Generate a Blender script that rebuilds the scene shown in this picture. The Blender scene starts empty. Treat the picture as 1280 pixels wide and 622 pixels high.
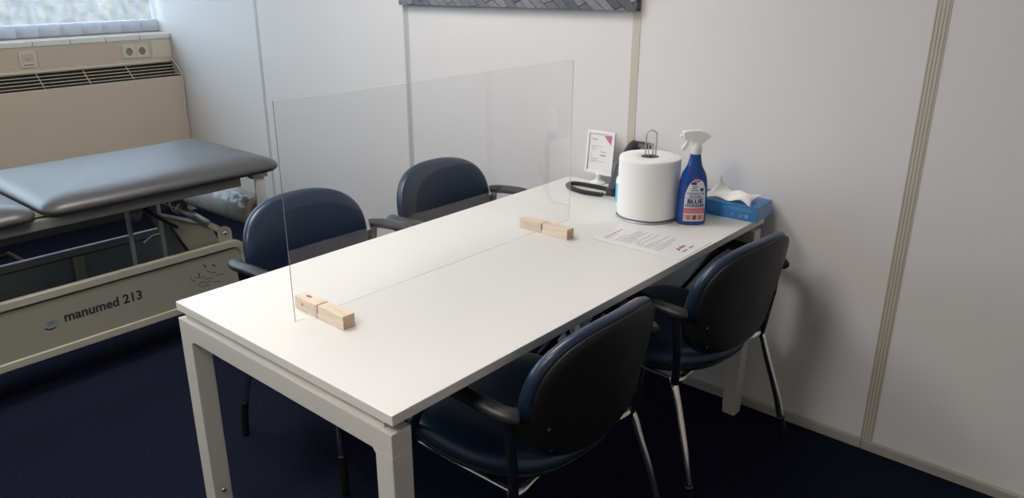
import bpy, bmesh, math, random
from mathutils import Vector, Matrix, Euler
random.seed(7)
PI = math.pi
COL = bpy.context.scene.collection
TZ = 0.738                     # table top height

# ------------------------------------------------------------------ materials
def srgb(r, g, b):
    f = lambda c: (c/12.92 if c <= .04045 else ((c+.055)/1.055)**2.4)
    return (f(r/255), f(g/255), f(b/255), 1)

def mat(name, col, rough=.5, metal=0., spec=.5, noise=None, bump=None, coat=0., trans=0., sheen=0.):
    """noise=(scale, amount) varies the colour, bump=(scale, strength, distance)"""
    m = bpy.data.materials.new(name); m.use_nodes = True
    nt = m.node_tree; b = nt.nodes['Principled BSDF']
    b.inputs['Base Color'].default_value = col
    b.inputs['Roughness'].default_value = rough
    b.inputs['Metallic'].default_value = metal
    b.inputs['Specular IOR Level'].default_value = spec
    b.inputs['Coat Weight'].default_value = coat
    b.inputs['Transmission Weight'].default_value = trans
    b.inputs['Sheen Weight'].default_value = sheen
    tc = nt.nodes.new('ShaderNodeTexCoord')
    if noise:
        n = nt.nodes.new('ShaderNodeTexNoise'); n.inputs['Scale'].default_value = noise[0]; n.inputs['Detail'].default_value = 4
        nt.links.new(tc.outputs['Object'], n.inputs['Vector'])
        r = nt.nodes.new('ShaderNodeValToRGB')
        a = noise[1]
        r.color_ramp.elements[0].position = .3; r.color_ramp.elements[1].position = .7
        r.color_ramp.elements[0].color = tuple(c*(1-a) for c in col[:3]) + (1,)
        r.color_ramp.elements[1].color = tuple(min(1, c*(1+a)) for c in col[:3]) + (1,)
        nt.links.new(n.outputs['Fac'], r.inputs['Fac']); nt.links.new(r.outputs['Color'], b.inputs['Base Color'])
    if bump:
        n = nt.nodes.new('ShaderNodeTexNoise'); n.inputs['Scale'].default_value = bump[0]; n.inputs['Detail'].default_value = 5
        nt.links.new(tc.outputs['Object'], n.inputs['Vector'])
        bp = nt.nodes.new('ShaderNodeBump'); bp.inputs['Strength'].default_value = bump[1]; bp.inputs['Distance'].default_value = bump[2]
        nt.links.new(n.outputs['Fac'], bp.inputs['Height']); nt.links.new(bp.outputs['Normal'], b.inputs['Normal'])
    return m

def clear_mat(name, tint, ior=1.49, rough=0.0):
    """clear sheet: see-through with a fresnel reflection"""
    m = bpy.data.materials.new(name); m.use_nodes = True
    nt = m.node_tree; nt.nodes.remove(nt.nodes['Principled BSDF'])
    out = nt.nodes['Material Output']
    t = nt.nodes.new('ShaderNodeBsdfTransparent'); t.inputs['Color'].default_value = tint
    g = nt.nodes.new('ShaderNodeBsdfGlossy'); g.inputs['Roughness'].default_value = rough
    fr = nt.nodes.new('ShaderNodeFresnel')
    ge = nt.nodes.new('ShaderNodeNewGeometry')                     # same reflectance for the front and the rear face of the sheet
    e1 = nt.nodes.new('ShaderNodeMath'); e1.operation = 'MULTIPLY_ADD'; e1.inputs[1].default_value = -2; e1.inputs[2].default_value = 1
    e2 = nt.nodes.new('ShaderNodeMath'); e2.operation = 'POWER'; e2.inputs[0].default_value = ior
    nt.links.new(ge.outputs['Backfacing'], e1.inputs[0]); nt.links.new(e1.outputs[0], e2.inputs[1]); nt.links.new(e2.outputs[0], fr.inputs['IOR'])
    mx = nt.nodes.new('ShaderNodeMixShader')
    nt.links.new(fr.outputs['Fac'], mx.inputs['Fac'])
    nt.links.new(t.outputs[0], mx.inputs[1]); nt.links.new(g.outputs[0], mx.inputs[2])
    nt.links.new(mx.outputs[0], out.inputs['Surface'])
    return m

def emit_mat(name, col, s):
    m = bpy.data.materials.new(name); m.use_nodes = True
    nt = m.node_tree; nt.nodes.remove(nt.nodes['Principled BSDF'])
    e = nt.nodes.new('ShaderNodeEmission'); e.inputs[0].default_value = col; e.inputs[1].default_value = s
    nt.links.new(e.outputs[0], nt.nodes['Material Output'].inputs['Surface'])
    return m

M = {}
M['wall'] = mat('wall_laminate', (.69, .665, .655, 1), .42, spec=.35, noise=(1.2, .015), bump=(260, .03, .001))
M['paint'] = mat('wall_paint', (.62, .60, .57, 1), .7, noise=(2, .02))
M['ceiling'] = mat('ceiling_tile', (.72, .71, .69, 1), .9, bump=(180, .2, .002))
M['strip'] = mat('seam_strip', (.52, .48, .41, 1), .4)
M['strip_dark'] = mat('seam_dark', (.27, .25, .21, 1), .6)  # dark tone for strip ribs, panel joints and outlet details
M['strip_grey'] = mat('seam_strip_grey', (.47, .47, .46, 1), .45)
M['base'] = mat('baseboard_metal', (.40, .38, .34, 1), .4)
M['cream'] = mat('cream_enamel', (.58, .50, .395, 1), .5, noise=(3, .02))
M['cream_light'] = mat('cream_plastic', (.66, .61, .52, 1), .4)
M['sill'] = mat('sill_tile', (.78, .79, .80, 1), .3)
M['grout'] = mat('dark_joint', (.03, .03, .035, 1), .8)
M['black_void'] = mat('grille_inside', (.012, .012, .012, 1), .8)
M['table'] = mat('table_laminate', (.74, .725, .70, 1), .30, spec=.5, bump=(500, .02, .0005))
M['table_edge'] = mat('table_edging', (.74, .70, .66, 1), .5)
M['frame'] = mat('table_steel', (.60, .57, .53, 1), .42, noise=(400, .02))
M['leather'] = mat('navy_leather', (.010, .022, .052, 1), .36, spec=.55, bump=(420, .10, .0008))
M['shell'] = mat('black_shell', (.007, .0072, .0085, 1), .5, spec=.35, bump=(600, .12, .0005))
M['rubber'] = mat('black_arm', (.018, .018, .019, 1), .42, bump=(700, .10, .0004))
M['chrome'] = mat('chrome', (.78, .74, .69, 1), .16, metal=1.)
M['blacktube'] = mat('black_tube', (.010, .011, .014, 1), .25, spec=.6)
M['bedpad'] = mat('slate_vinyl', (.058, .057, .060, 1), .40, spec=.62, bump=(60, .05, .002))
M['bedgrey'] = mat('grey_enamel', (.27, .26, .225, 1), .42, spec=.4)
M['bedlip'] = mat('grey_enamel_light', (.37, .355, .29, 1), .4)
M['beddark'] = mat('grey_enamel_shaded', (.19, .20, .21, 1), .5)  # darker tone puts the backlit far panel's shade into the colour
M['bedrail'] = mat('rail_grey', (.15, .15, .145, 1), .45)
M['steel'] = mat('brushed_steel', (.52, .55, .58, 1), .3, metal=.8)
M['darkink'] = mat('black_ink', (.012, .011, .011, 1), .6)
M['groove'] = mat('groove_dark', (.05, .045, .038, 1), .8)  # dark tone for the panel joint, pictogram and a label mark
M['logo_blue'] = mat('logo_blue', (.16, .23, .27, 1), .5)
M['whiteplastic'] = mat('white_plastic', (.80, .79, .77, 1), .32)
M['paper'] = mat('paper_white', (.83, .83, .84, 1), .75)
M['laminate'] = mat('laminated_paper', (.80, .79, .785, 1), .22)
M['tissue'] = mat('tissue_paper', (.82, .81, .80, 1), .9, bump=(120, .1, .001))
M['ink'] = mat('grey_ink', (.14, .13, .14, 1), .7)
M['ink_l'] = mat('light_grey_ink', (.34, .34, .36, 1), .7)
M['red'] = mat('maroon_ink', (.30, .03, .06, 1), .6)
M['green'] = mat('green_grey_ink', (.12, .19, .18, 1), .6)
M['pink'] = mat('pink_ink', (.55, .16, .28, 1), .5)
M['wood'] = None
M['tblue'] = mat('blue_card', (.025, .19, .47, 1), .42, coat=.2)
M['tblue_l'] = mat('pale_blue_card', (.20, .36, .60, 1), .45)
M['tblue_print'] = mat('pale_print', (.22, .42, .66, 1), .5)
M['bblue'] = mat('blue_bottle', (.001, .045, .24, 1), .12, spec=.5, coat=.15)
M['lab_w'] = mat('label_white', (.66, .68, .74, 1), .35)
M['lab_r'] = mat('label_red', (.55, .09, .13, 1), .4)
M['lab_navy'] = mat('label_navy', (.012, .02, .10, 1), .4)
M['lab_tan'] = mat('label_tan', (.55, .38, .28, 1), .5)
M['phone'] = mat('phone_black', (.022, .024, .027, 1), .42)
M['phone_grey'] = mat('phone_grey', (.10, .105, .11, 1), .4)
M['gel'] = mat('light_blue_label', (.10, .50, .70, 1), .4)
M['rollpaper'] = mat('wrapped_paper', (.50, .46, .41, 1), .7, noise=(9, .25))
M['core'] = mat('brown_core', (.10, .065, .05, 1), .9)
M['crate'] = mat('roll_end_paper', (.62, .52, .42, 1), .8)
M['cable'] = mat('white_cable', (.62, .61, .58, 1), .45)
M['winframe'] = mat('window_frame_grey', (.42, .43, .48, 1), .5)
M['acrylic'] = clear_mat('clear_acrylic', (.985, .987, .990, 1), 1.50)
M['glass'] = clear_mat('window_glass', (.96, .98, .97, 1), 1.45)
M['bag'] = clear_mat('clear_plastic_bag', (.93, .93, .94, 1), 1.45, .22)

# acrylic edge: faint blue-grey translucent line
m = mat('acrylic_edge', (.16, .17, .23, 1), .2); M['acr_edge'] = m
m = bpy.data.materials.new('acrylic_edge_pale'); m.use_nodes = True
nt = m.node_tree; b = nt.nodes['Principled BSDF']; b.inputs['Base Color'].default_value = (.60, .60, .62, 1); b.inputs['Roughness'].default_value = .3
b.inputs['Alpha'].default_value = .5; M['acr_edge2'] = m

def wood():
    m = bpy.data.materials.new('pale_pine'); m.use_nodes = True
    nt = m.node_tree; b = nt.nodes['Principled BSDF']; b.inputs['Roughness'].default_value = .6
    tc = nt.nodes.new('ShaderNodeTexCoord'); mp = nt.nodes.new('ShaderNodeMapping'); mp.inputs['Scale'].default_value = (8, 90, 90)
    n = nt.nodes.new('ShaderNodeTexNoise'); n.inputs['Scale'].default_value = 1.5; n.inputs['Detail'].default_value = 6
    r = nt.nodes.new('ShaderNodeValToRGB')
    r.color_ramp.elements[0].position = .35; r.color_ramp.elements[0].color = (.70, .56, .43, 1)
    r.color_ramp.elements[1].position = .62; r.color_ramp.elements[1].color = (.80, .68, .55, 1)
    nt.links.new(tc.outputs['Object'], mp.inputs[0]); nt.links.new(mp.outputs[0], n.inputs['Vector'])
    nt.links.new(n.outputs['Fac'], r.inputs['Fac']); nt.links.new(r.outputs['Color'], b.inputs['Base Color'])
    return m
M['wood'] = wood()
M['wood_end'] = mat('pine_end_grain', (.60, .42, .30, 1), .75, noise=(120, .12))
M['knot'] = mat('pine_knot', (.30, .17, .09, 1), .7)

def carpet():
    m = bpy.data.materials.new('navy_carpet'); m.use_nodes = True
    nt = m.node_tree; b = nt.nodes['Principled BSDF']; b.inputs['Roughness'].default_value = .95; b.inputs['Specular IOR Level'].default_value = .1
    b.inputs['Sheen Weight'].default_value = .0
    tc = nt.nodes.new('ShaderNodeTexCoord')
    n = nt.nodes.new('ShaderNodeTexNoise'); n.inputs['Scale'].default_value = 260; n.inputs['Detail'].default_value = 3
    n2 = nt.nodes.new('ShaderNodeTexNoise'); n2.inputs['Scale'].default_value = 90; n2.inputs['Detail'].default_value = 2
    r = nt.nodes.new('ShaderNodeValToRGB')
    r.color_ramp.elements[0].position = .38; r.color_ramp.elements[0].color = (.003, .0038, .010, 1)
    r.color_ramp.elements[1].position = .70; r.color_ramp.elements[1].color = (.0125, .0155, .038, 1)
    mx = nt.nodes.new('ShaderNodeMix'); mx.data_type = 'FLOAT'; mx.inputs[0].default_value = .4
    nt.links.new(tc.outputs['Object'], n.inputs['Vector']); nt.links.new(tc.outputs['Object'], n2.inputs['Vector'])
    nt.links.new(n.outputs['Fac'], mx.inputs[2]); nt.links.new(n2.outputs['Fac'], mx.inputs[3])
    nt.links.new(mx.outputs[0], r.inputs['Fac']); nt.links.new(r.outputs['Color'], b.inputs['Base Color'])
    bp = nt.nodes.new('ShaderNodeBump'); bp.inputs['Strength'].default_value = .6; bp.inputs['Distance'].default_value = .004
    nt.links.new(n.outputs['Fac'], bp.inputs['Height']); nt.links.new(bp.outputs['Normal'], b.inputs['Normal'])
    return m
M['carpet'] = carpet()

def blind_mat():
    m = bpy.data.materials.new('sheer_blind_fabric'); m.use_nodes = True
    nt = m.node_tree; nt.nodes.remove(nt.nodes['Principled BSDF'])
    d = nt.nodes.new('ShaderNodeBsdfDiffuse'); d.inputs[0].default_value = (.72, .73, .78, 1)
    t = nt.nodes.new('ShaderNodeBsdfTranslucent'); t.inputs[0].default_value = (.52, .52, .55, 1)
    tr = nt.nodes.new('ShaderNodeBsdfTransparent'); tr.inputs[0].default_value = (.95, .95, .97, 1)
    a = nt.nodes.new('ShaderNodeMixShader'); a.inputs[0].default_value = .55
    c = nt.nodes.new('ShaderNodeMixShader'); c.inputs[0].default_value = .50
    nt.links.new(d.outputs[0], a.inputs[1]); nt.links.new(t.outputs[0], a.inputs[2])
    nt.links.new(a.outputs[0], c.inputs[1]); nt.links.new(tr.outputs[0], c.inputs[2])
    nt.links.new(c.outputs[0], nt.nodes['Material Output'].inputs['Surface'])
    return m
M['blind'] = blind_mat()

def picture_mat():
    """grey sett paving photographed obliquely"""
    m = bpy.data.materials.new('paving_print'); m.use_nodes = True
    nt = m.node_tree; b = nt.nodes['Principled BSDF']; b.inputs['Roughness'].default_value = .55
    tc = nt.nodes.new('ShaderNodeTexCoord'); mp = nt.nodes.new('ShaderNodeMapping')
    mp.inputs['Rotation'].default_value = (math.radians(90), 0, math.radians(0)); mp.inputs['Scale'].default_value = (1, 1, 1)
    sp = nt.nodes.new('ShaderNodeSeparateXYZ'); cb = nt.nodes.new('ShaderNodeCombineXYZ')
    nt.links.new(tc.outputs['Object'], sp.inputs[0])
    # skewed coordinates: setts lean and fan out over the print
    ma = nt.nodes.new('ShaderNodeMath'); ma.operation = 'MULTIPLY_ADD'; ma.inputs[1].default_value = 1.25
    nt.links.new(sp.outputs['Z'], ma.inputs[0]); nt.links.new(sp.outputs['X'], ma.inputs[2])
    mb = nt.nodes.new('ShaderNodeMath'); mb.operation = 'MULTIPLY_ADD'; mb.inputs[1].default_value = -.30
    nt.links.new(sp.outputs['X'], mb.inputs[0]); nt.links.new(sp.outputs['Z'], mb.inputs[2])
    nt.links.new(mb.outputs[0], cb.inputs[0]); nt.links.new(ma.outputs[0], cb.inputs[1])
    br = nt.nodes.new('ShaderNodeTexBrick')
    br.inputs['Scale'].default_value = 11; br.inputs['Mortar Size'].default_value = .025; br.inputs['Brick Width'].default_value = 1.1; br.inputs['Row Height'].default_value = .55
    br.inputs['Color1'].default_value = (.065, .068, .085, 1); br.inputs['Color2'].default_value = (.21, .21, .225, 1); br.inputs['Mortar'].default_value = (.012, .012, .016, 1)
    nz = nt.nodes.new('ShaderNodeTexNoise'); nz.inputs['Scale'].default_value = 5; nz.inputs['Detail'].default_value = 2
    ad = nt.nodes.new('ShaderNodeMixRGB'); ad.blend_type = 'ADD'; ad.inputs[0].default_value = .06
    nt.links.new(tc.outputs['Object'], nz.inputs['Vector'])
    nt.links.new(cb.outputs[0], ad.inputs[1]); nt.links.new(nz.outputs['Color'], ad.inputs[2])
    nt.links.new(ad.outputs[0], br.inputs['Vector'])
    n2 = nt.nodes.new('ShaderNodeTexNoise'); n2.inputs['Scale'].default_value = 150; n2.inputs['Detail'].default_value = 4
    nt.links.new(tc.outputs['Object'], n2.inputs['Vector'])
    mm = nt.nodes.new('ShaderNodeMixRGB'); mm.blend_type = 'OVERLAY'; mm.inputs[0].default_value = .55
    nt.links.new(br.outputs['Color'], mm.inputs[1]); nt.links.new(n2.outputs['Fac'], mm.inputs[2])
    nt.links.new(mm.outputs[0], b.inputs['Base Color'])
    return m
M['paving'] = picture_mat()

# ------------------------------------------------------------------ mesh helpers
def box(bm, x0, x1, y0, y1, z0, z1, bev=0., seg=2, mi=0, rot=None, pivot=None):
    r = bmesh.ops.create_cube(bm, size=1.)
    vs = r['verts']
    for v in vs:
        v.co = Vector(((x0+x1)/2 + v.co.x*(x1-x0), (y0+y1)/2 + v.co.y*(y1-y0), (z0+z1)/2 + v.co.z*(z1-z0)))
    fs = {f for v in vs for f in v.link_faces}
    for f in fs: f.material_index = mi
    if bev:
        es = {e for v in vs for e in v.link_edges}
        o = bmesh.ops.bevel(bm, geom=list(es), offset=bev, segments=seg, profile=.5, affect='EDGES')
        vs = list({v for f in o['faces'] for v in f.verts} | {v for v in vs if v.is_valid})
        for f in o['faces']: f.material_index = mi
        vs = list({v for v in vs if v.is_valid} )
    if rot is not None:
        bmesh.ops.transform(bm, matrix=Matrix.Translation(pivot) @ rot.to_4x4() @ Matrix.Translation(-Vector(pivot)), verts=vs)
    return vs

def prism(bm, pts, a, b, axis='x', mi=0, bev=0., seg=2):
    """polygon pts in the plane across `axis`, extruded from a to b"""
    def P(p, t):
        return {'x': (t, p[0], p[1]), 'y': (p[0], t, p[1]), 'z': (p[0], p[1], t)}[axis]
    v0 = [bm.verts.new(P(p, a)) for p in pts]; v1 = [bm.verts.new(P(p, b)) for p in pts]
    fs = [bm.faces.new(v0[::-1]), bm.faces.new(v1)]
    n = len(pts)
    for i in range(n):
        fs.append(bm.faces.new((v0[i], v0[(i+1) % n], v1[(i+1) % n], v1[i])))
    for f in fs: f.material_index = mi
    bmesh.ops.recalc_face_normals(bm, faces=fs)
    vs = v0+v1
    if bev:
        es = [e for f in fs[:2] for e in f.edges]
        o = bmesh.ops.bevel(bm, geom=es, offset=bev, segments=seg, profile=.5, affect='EDGES')
        vs = list({v for f in o['faces'] for v in f.verts} | {v for v in vs if v.is_valid})
    return vs

def catmull(pts, sub=8):
    P = [Vector(p) for p in pts]
    if sub <= 1 or len(P) < 3: return P
    out = []
    for i in range(len(P)-1):
        p0 = P[i-1] if i else P[i]*2-P[i+1]; p1 = P[i]; p2 = P[i+1]; p3 = P[i+2] if i+2 < len(P) else P[i+1]*2-P[i]
        for k in range(sub):
            t = k/sub
            out.append(.5*((2*p1)+(p2-p0)*t+(2*p0-5*p1+4*p2-p3)*t*t+(3*p1-p0-3*p2+p3)*t**3))
    out.append(P[-1]); return out

def tube(bm, pts, r, seg=12, sub=8, mi=0, flat=1., closed=False, up=None, radii=None):
    """swept circle (flat<1 squeezes it along `up`)"""
    P = catmull(pts, sub) if not closed else [Vector(p) for p in pts]
    n = len(P); rings = []
    T = []
    for i in range(n):
        if closed: t = P[(i+1) % n]-P[i-1]
        else: t = P[min(i+1, n-1)]-P[max(i-1, 0)]
        T.append(t.normalized())
    ref = Vector(up) if up is not None else (Vector((0, 0, 1)) if abs(T[0].z) < .9 else Vector((1, 0, 0)))
    N = (ref - T[0]*ref.dot(T[0])).normalized()
    for i in range(n):
        N = (N - T[i]*N.dot(T[i])).normalized()
        B = T[i].cross(N)
        rr = r if radii is None else radii[0]+(radii[1]-radii[0])*i/(n-1)
        rings.append([bm.verts.new(P[i] + N*math.cos(2*PI*k/seg)*rr*flat + B*math.sin(2*PI*k/seg)*rr) for k in range(seg)])
    fs = []
    for i in range(n if closed else n-1):
        a = rings[i]; b = rings[(i+1) % n]
        for k in range(seg):
            fs.append(bm.faces.new((a[k], a[(k+1) % seg], b[(k+1) % seg], b[k])))
    if not closed:
        fs.append(bm.faces.new(rings[0][::-1])); fs.append(bm.faces.new(rings[-1]))
    for f in fs: f.material_index = mi; f.smooth = True
    return [v for rg in rings for v in rg]

def loft(bm, rings, mi=0, cap=True, smooth=True):
    """rings: list of equally long point lists"""
    R = [[bm.verts.new(p) for p in rg] for rg in rings]
    n = len(R[0]); fs = []
    for a, b in zip(R, R[1:]):
        for k in range(n):
            fs.append(bm.faces.new((a[k], a[(k+1) % n], b[(k+1) % n], b[k])))
    if cap:
        fs.append(bm.faces.new(R[0][::-1])); fs.append(bm.faces.new(R[-1]))
    for f in fs: f.material_index = mi; f.smooth = smooth
    bmesh.ops.recalc_face_normals(bm, faces=fs)
    return [v for r in R for v in r]

def lathe(bm, prof, cx=0, cy=0, seg=32, mi=0, cap=True):
    return loft(bm, [[(cx+r*math.cos(2*PI*k/seg), cy+r*math.sin(2*PI*k/seg), z) for k in range(seg)] for r, z in prof], mi, cap)

def rrect(hx, hy, r, n=8):
    r = max(min(r, hx, hy), .0005); out = []
    for cx, cy, a0 in ((hx-r, hy-r, 0), (-hx+r, hy-r, PI/2), (-hx+r, -hy+r, PI), (hx-r, -hy+r, 1.5*PI)):
        for k in range(n+1):
            a = a0+PI/2*k/n; out.append((cx+r*math.cos(a), cy+r*math.sin(a)))
    return out

def superell(a, b, n, N=56):
    out = []
    for k in range(N):
        t = 2*PI*k/N; c, s = math.cos(t), math.sin(t)
        out.append((a*math.copysign(abs(c)**(2/n), c), b*math.copysign(abs(s)**(2/n), s)))
    return out

def text_into(bm, s, size, f, mi=0, offset=0., shear=0., align='LEFT'):
    """filled letters of `s`; every vertex (u, v) goes through f(u, v)"""
    cu = bpy.data.curves.new('t', 'FONT'); cu.body = s; cu.size = size; cu.offset = offset; cu.shear = shear; cu.align_x = align
    cu.resolution_u = 4
    o = bpy.data.objects.new('t', cu); COL.objects.link(o)
    bpy.context.view_layer.update()
    me = o.evaluated_get(bpy.context.evaluated_depsgraph_get()).to_mesh()
    vs = [bm.verts.new(f(v.co.x, v.co.y)) for v in me.vertices]
    for p in me.polygons:
        try:
            q = bm.faces.new([vs[i] for i in p.vertices]); q.material_index = mi
        except ValueError: pass
    o.evaluated_get(bpy.context.evaluated_depsgraph_get()).to_mesh_clear()
    bpy.data.objects.remove(o); bpy.data.curves.remove(cu)

def obj(name, bm, mats, parent=None, smooth=None, bevel=0.):
    me = bpy.data.meshes.new(name); bm.to_mesh(me); bm.free()
    o = bpy.data.objects.new(name, me); COL.objects.link(o)
    if not isinstance(mats, (list, tuple)): mats = [mats]
    for k in mats: me.materials.append(M[k])
    if parent is not None: o.parent = parent
    if smooth:
        for p in me.polygons: p.use_smooth = True
    if bevel:
        md = o.modifiers.new('bevel', 'BEVEL'); md.width = bevel; md.segments = 2; md.limit_method = 'ANGLE'; md.harden_normals = True
    return o

def B(): return bmesh.new()

def thing(name, label, cat, loc=(0, 0, 0), rz=0., group=None):
    o = bpy.data.objects.new(name, None); COL.objects.link(o)
    o.location = loc; o.rotation_euler = (0, 0, rz); o.empty_display_size = .1
    return tag(o, label, cat, group)

def tag(o, label, cat, group=None):
    o['label'] = label; o['category'] = cat
    if group: o['group'] = group
    return o

def struct(name, bm, mats, bevel=0.):
    o = obj(name, bm, mats, bevel=bevel); o['kind'] = 'structure'; return o

def copy_tree(o, parent=None):
    c = o.copy(); COL.objects.link(c); c.parent = parent
    for ch in list(o.children): copy_tree(ch, c)
    return c

# ------------------------------------------------------------------ the room
XL, XR, YB, YF, ZC = -3.215, 2.75, 0.0, -4.3, 2.65
b = B(); box(b, XL-.2, XR+.1, YF-.1, YB+.1, -.06, 0); struct('floor', b, 'carpet')
b = B(); box(b, XL-.2, XR+.1, YF-.1, YB+.1, ZC, ZC+.06); struct('ceiling', b, 'ceiling')
b = B(); box(b, XL-.2, XR+.1, YB, YB+.1, 0, ZC); struct('wall_back', b, 'wall')
b = B(); box(b, XR, XR+.1, YF-.1, YB, 0, ZC); struct('wall_right', b, 'paint')
b = B(); box(b, XL-.2, XR, YF-.1, YF, 0, ZC); struct('wall_front', b, 'paint')
# window wall with its opening
WY0, WY1, WZ0, WZ1 = -3.9, 0., 1.12, 2.35
b = B()
box(b, XL-.2, XL, YF, YB, 0, WZ0-.0)
box(b, XL-.2, XL, YF, YB, WZ1, ZC)
box(b, XL-.2, XL, YF, WY0, WZ0, WZ1)
struct('wall_left', b, 'cream')

# window: frame and panes
w = bpy.data.objects.new('window_1', None); COL.objects.link(w); w['kind'] = 'structure'
b = B(); xf0, xf1 = XL-.19, XL-.13
box(b, xf0, xf1, WY0, WY1, WZ0, WZ0+.075, .004); box(b, xf0, xf1, WY0, WY1, WZ1-.07, WZ1, .004)
ys = [WY0, -3.0, -2.0, -1.0+.1, WY1]
ys = [WY0, -2.62, -1.32, WY1]
for y in ys:
    if y == WY1: continue
    a = max(WY0, y-.03); c = min(WY1, y+.03); box(b, xf0, xf1, a, c, WZ0, WZ1, .004)
obj('window_frame', b, 'winframe', w)
for ya, yb in zip(ys, ys[1:]):
    b = B(); box(b, XL-.165, XL-.159, ya+.03, yb-(.03 if yb < WY1 else 0), WZ0+.075, WZ1-.07); obj('window_pane', b, 'glass', w)

# sill of glazed tiles
b = B(); t = .2
y = -.0
edges = [0.0, -.197, -.4, -.6, -.8]; 
while edges[-1] > YF+.2: edges.append(edges[-1]-.2)
for y1, y0 in zip(edges, edges[1:]):
    box(b, XL-.13, XL+.018, y0+.0015, y1-.0015, 1.088, 1.118, .003)
box(b, XL-.125, XL+.012, edges[-1], 0, 1.09, 1.114, mi=1)
struct('trim_1', b, ['sill', 'grout'])

# ceiling lights: recessed luminaires
def luminaire(x, y, k, sx, sy, label, name='ceiling_light'):
    L = thing(name, label, 'ceiling light', (x, y, ZC))
    b = B(); 
    box(b, -sx, sx, -sy, -sy+.02, -.012, .0); box(b, -sx, sx, sy-.02, sy, -.012, .0)
    box(b, -sx, -sx+.02, -sy+.02, sy-.02, -.012, .0); box(b, sx-.02, sx, -sy+.02, sy-.02, -.012, .0)
    obj('light_frame', b, 'whiteplastic', L)
    b = B(); box(b, -sx+.02, sx-.02, -sy+.02, sy-.02, -.008, -.002); obj('diffuser', b, k, L)
    return L
M['lamp'] = emit_mat('lamp_diffuser', (1.0, .95, .90, 1), 18.5)
luminaire(-.55, -1.35, 'lamp', .3, .6, 'rectangular ceiling light above the chairs by the treatment table')
luminaire(.55, -3.1, 'lamp', .3, .6, 'rectangular ceiling light toward the front of the room')

# ------------------------------------------------------------------ back wall details
def seam(n, x0, x1, m, ribs=0):
    b = B(); box(b, x0, x1, -.0018, 0, .034, ZC, mi=0)
    if ribs:
        for k in range(ribs):
            xx = x0+(x1-x0)*(k+.5)/ribs; box(b, xx-.0012, xx+.0012, -.0022, -.0015, .034, ZC, mi=1)
    struct('trim_%d' % n, b, [m, 'strip_dark'])
seam(2, -2.205, -2.182, 'strip_grey')
seam(3, -.992, -.960, 'strip_grey', 1)
seam(4, .222, .254, 'strip')
seam(5, 1.193, 1.232, 'strip', 4)
b = B()
for x0, x1 in ((XL+.1, -2.2), (-2.198, -.98), (-.978, .235), (.237, 1.199), (1.201, XR)):
    box(b, x0, x1, -.012, 0, 0, .023, .0015, mi=0); box(b, x0, x1, -.017, 0, .024, .034, .0015, mi=0)
box(b, XL+.1, XR, -.009, 0, 0, .033, mi=1)
struct('baseboard_back', b, ['base', 'grout'])

# ------------------------------------------------------------------ radiator casing and trunking on the window wall
R = thing('radiator_cover', 'cream radiator casing with a dark slotted top grille below the window sill', 'radiator', (XL+.001, 0, 0))
b = B(); y0 = YF+.02
box(b, .0, .112, y0, -.005, .150, .862, .004); obj('casing', b, 'cream', R)
b = B(); box(b, 0, .02, y0, -.005, .0, .149); obj('recess_shade', b, 'black_void', R)  # black strip stands in for the shade below the casing
# sloped grille between ledge and casing
b = B(); prism(b, [(.0, .862), (.035, .862), (.035, .868), (.0, .938)], y0, -.012, 'y'); 
box(b, .0, .104, y0, -.012, .8625, .8655, mi=0); obj('grille_backing', b, 'black_void', R)
b = B()
p0 = Vector((.006, .942)); p1 = Vector((.100, .866))
for k in range(5):
    t = (k+.15)/4.6; c = p0.lerp(p1, t)
    box(b, c.x-.0012, c.x+.0022, y0, -.012, c.y-.0015, c.y+.003)
yy = -.307
while yy > y0:
    q = [(p0.x-.004, p0.y-.004), (p1.x, p1.y-.004), (p1.x+.004, p1.y+.003), (p0.x, p0.y+.003)]
    prism(b, q, yy-.0015, yy+.0015, 'y'); yy -= .252
obj('grille_slats', b, 'cream', R)
b = B(); box(b, .0, .022, y0, -.004, .944, .960, .003); obj('ledge', b, 'cream_light', R)
for i, y in enumerate((-1.35, -2.65)):
    b = B(); box(b, .1118, .113, y-.002, y+.002, .02, .858); obj('panel_joint', b, 'strip_dark', R)

T = thing('cable_trunking', 'cream wall trunking running under the window sill', 'cable trunking', (XL+.001, 0, 0))
b = B(); box(b, 0, .010, y0, -.002, .960, 1.088, .001); obj('trunk_body', b, 'cream', T)
b = B(); box(b, .010, .0125, -.84+.055, -.365, .975, 1.066, .001); obj('cover_strip', b, 'cream', T)
b = B(); box(b, .010, .0125, y0, -.84-.055, .975, 1.066, .001); obj('cover_strip', b, 'cream', T)
b = B(); box(b, .010, .0125, -.13, -.004, .975, 1.076, .001); obj('cover_strip', b, 'cream_light', T)

S = thing('wall_socket', 'double round power socket with earth clips in the trunking near the room corner', 'socket', (XL+.0105, -.235, 1.022))
b = B(); box(b, 0, .008, -.083, .083, -.043, .043, .004); obj('socket_frame', b, 'cream_light', S)
for k in (-1, 1):
    b = B(); 
    vs = [(.0085, .0395*k+.027*math.cos(a*PI/16), .027*math.sin(a*PI/16)) for a in range(32)]
    box(b, .008, .0115, .0395*k-.036, .0395*k+.036, -.036, .036, .002)
    f = obj('socket_insert', b, 'cream_light', S)
    b = B()
    loft(b, [[(x, .0395*k+r*math.cos(a*PI/16), r*math.sin(a*PI/16)) for a in range(32)] for r, x in ((.022, .0112), (.022, .0122), (.0205, .0125), (.0195, .0118))])
    obj('socket_well', b, 'strip_dark', f)
    b = B()
    for dy in (-.009, .009):
        loft(b, [[(x, .0395*k+dy+.0028*math.cos(a*PI/6), .0028*math.sin(a*PI/6)) for a in range(12)] for x in (.0115, .0135)])
    for dz in (-.018, .018): box(b, .0115, .0145, .0395*k-.003, .0395*k+.003, dz-.003, dz+.003)
    obj('socket_pins', b, 'grout', f)

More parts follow.
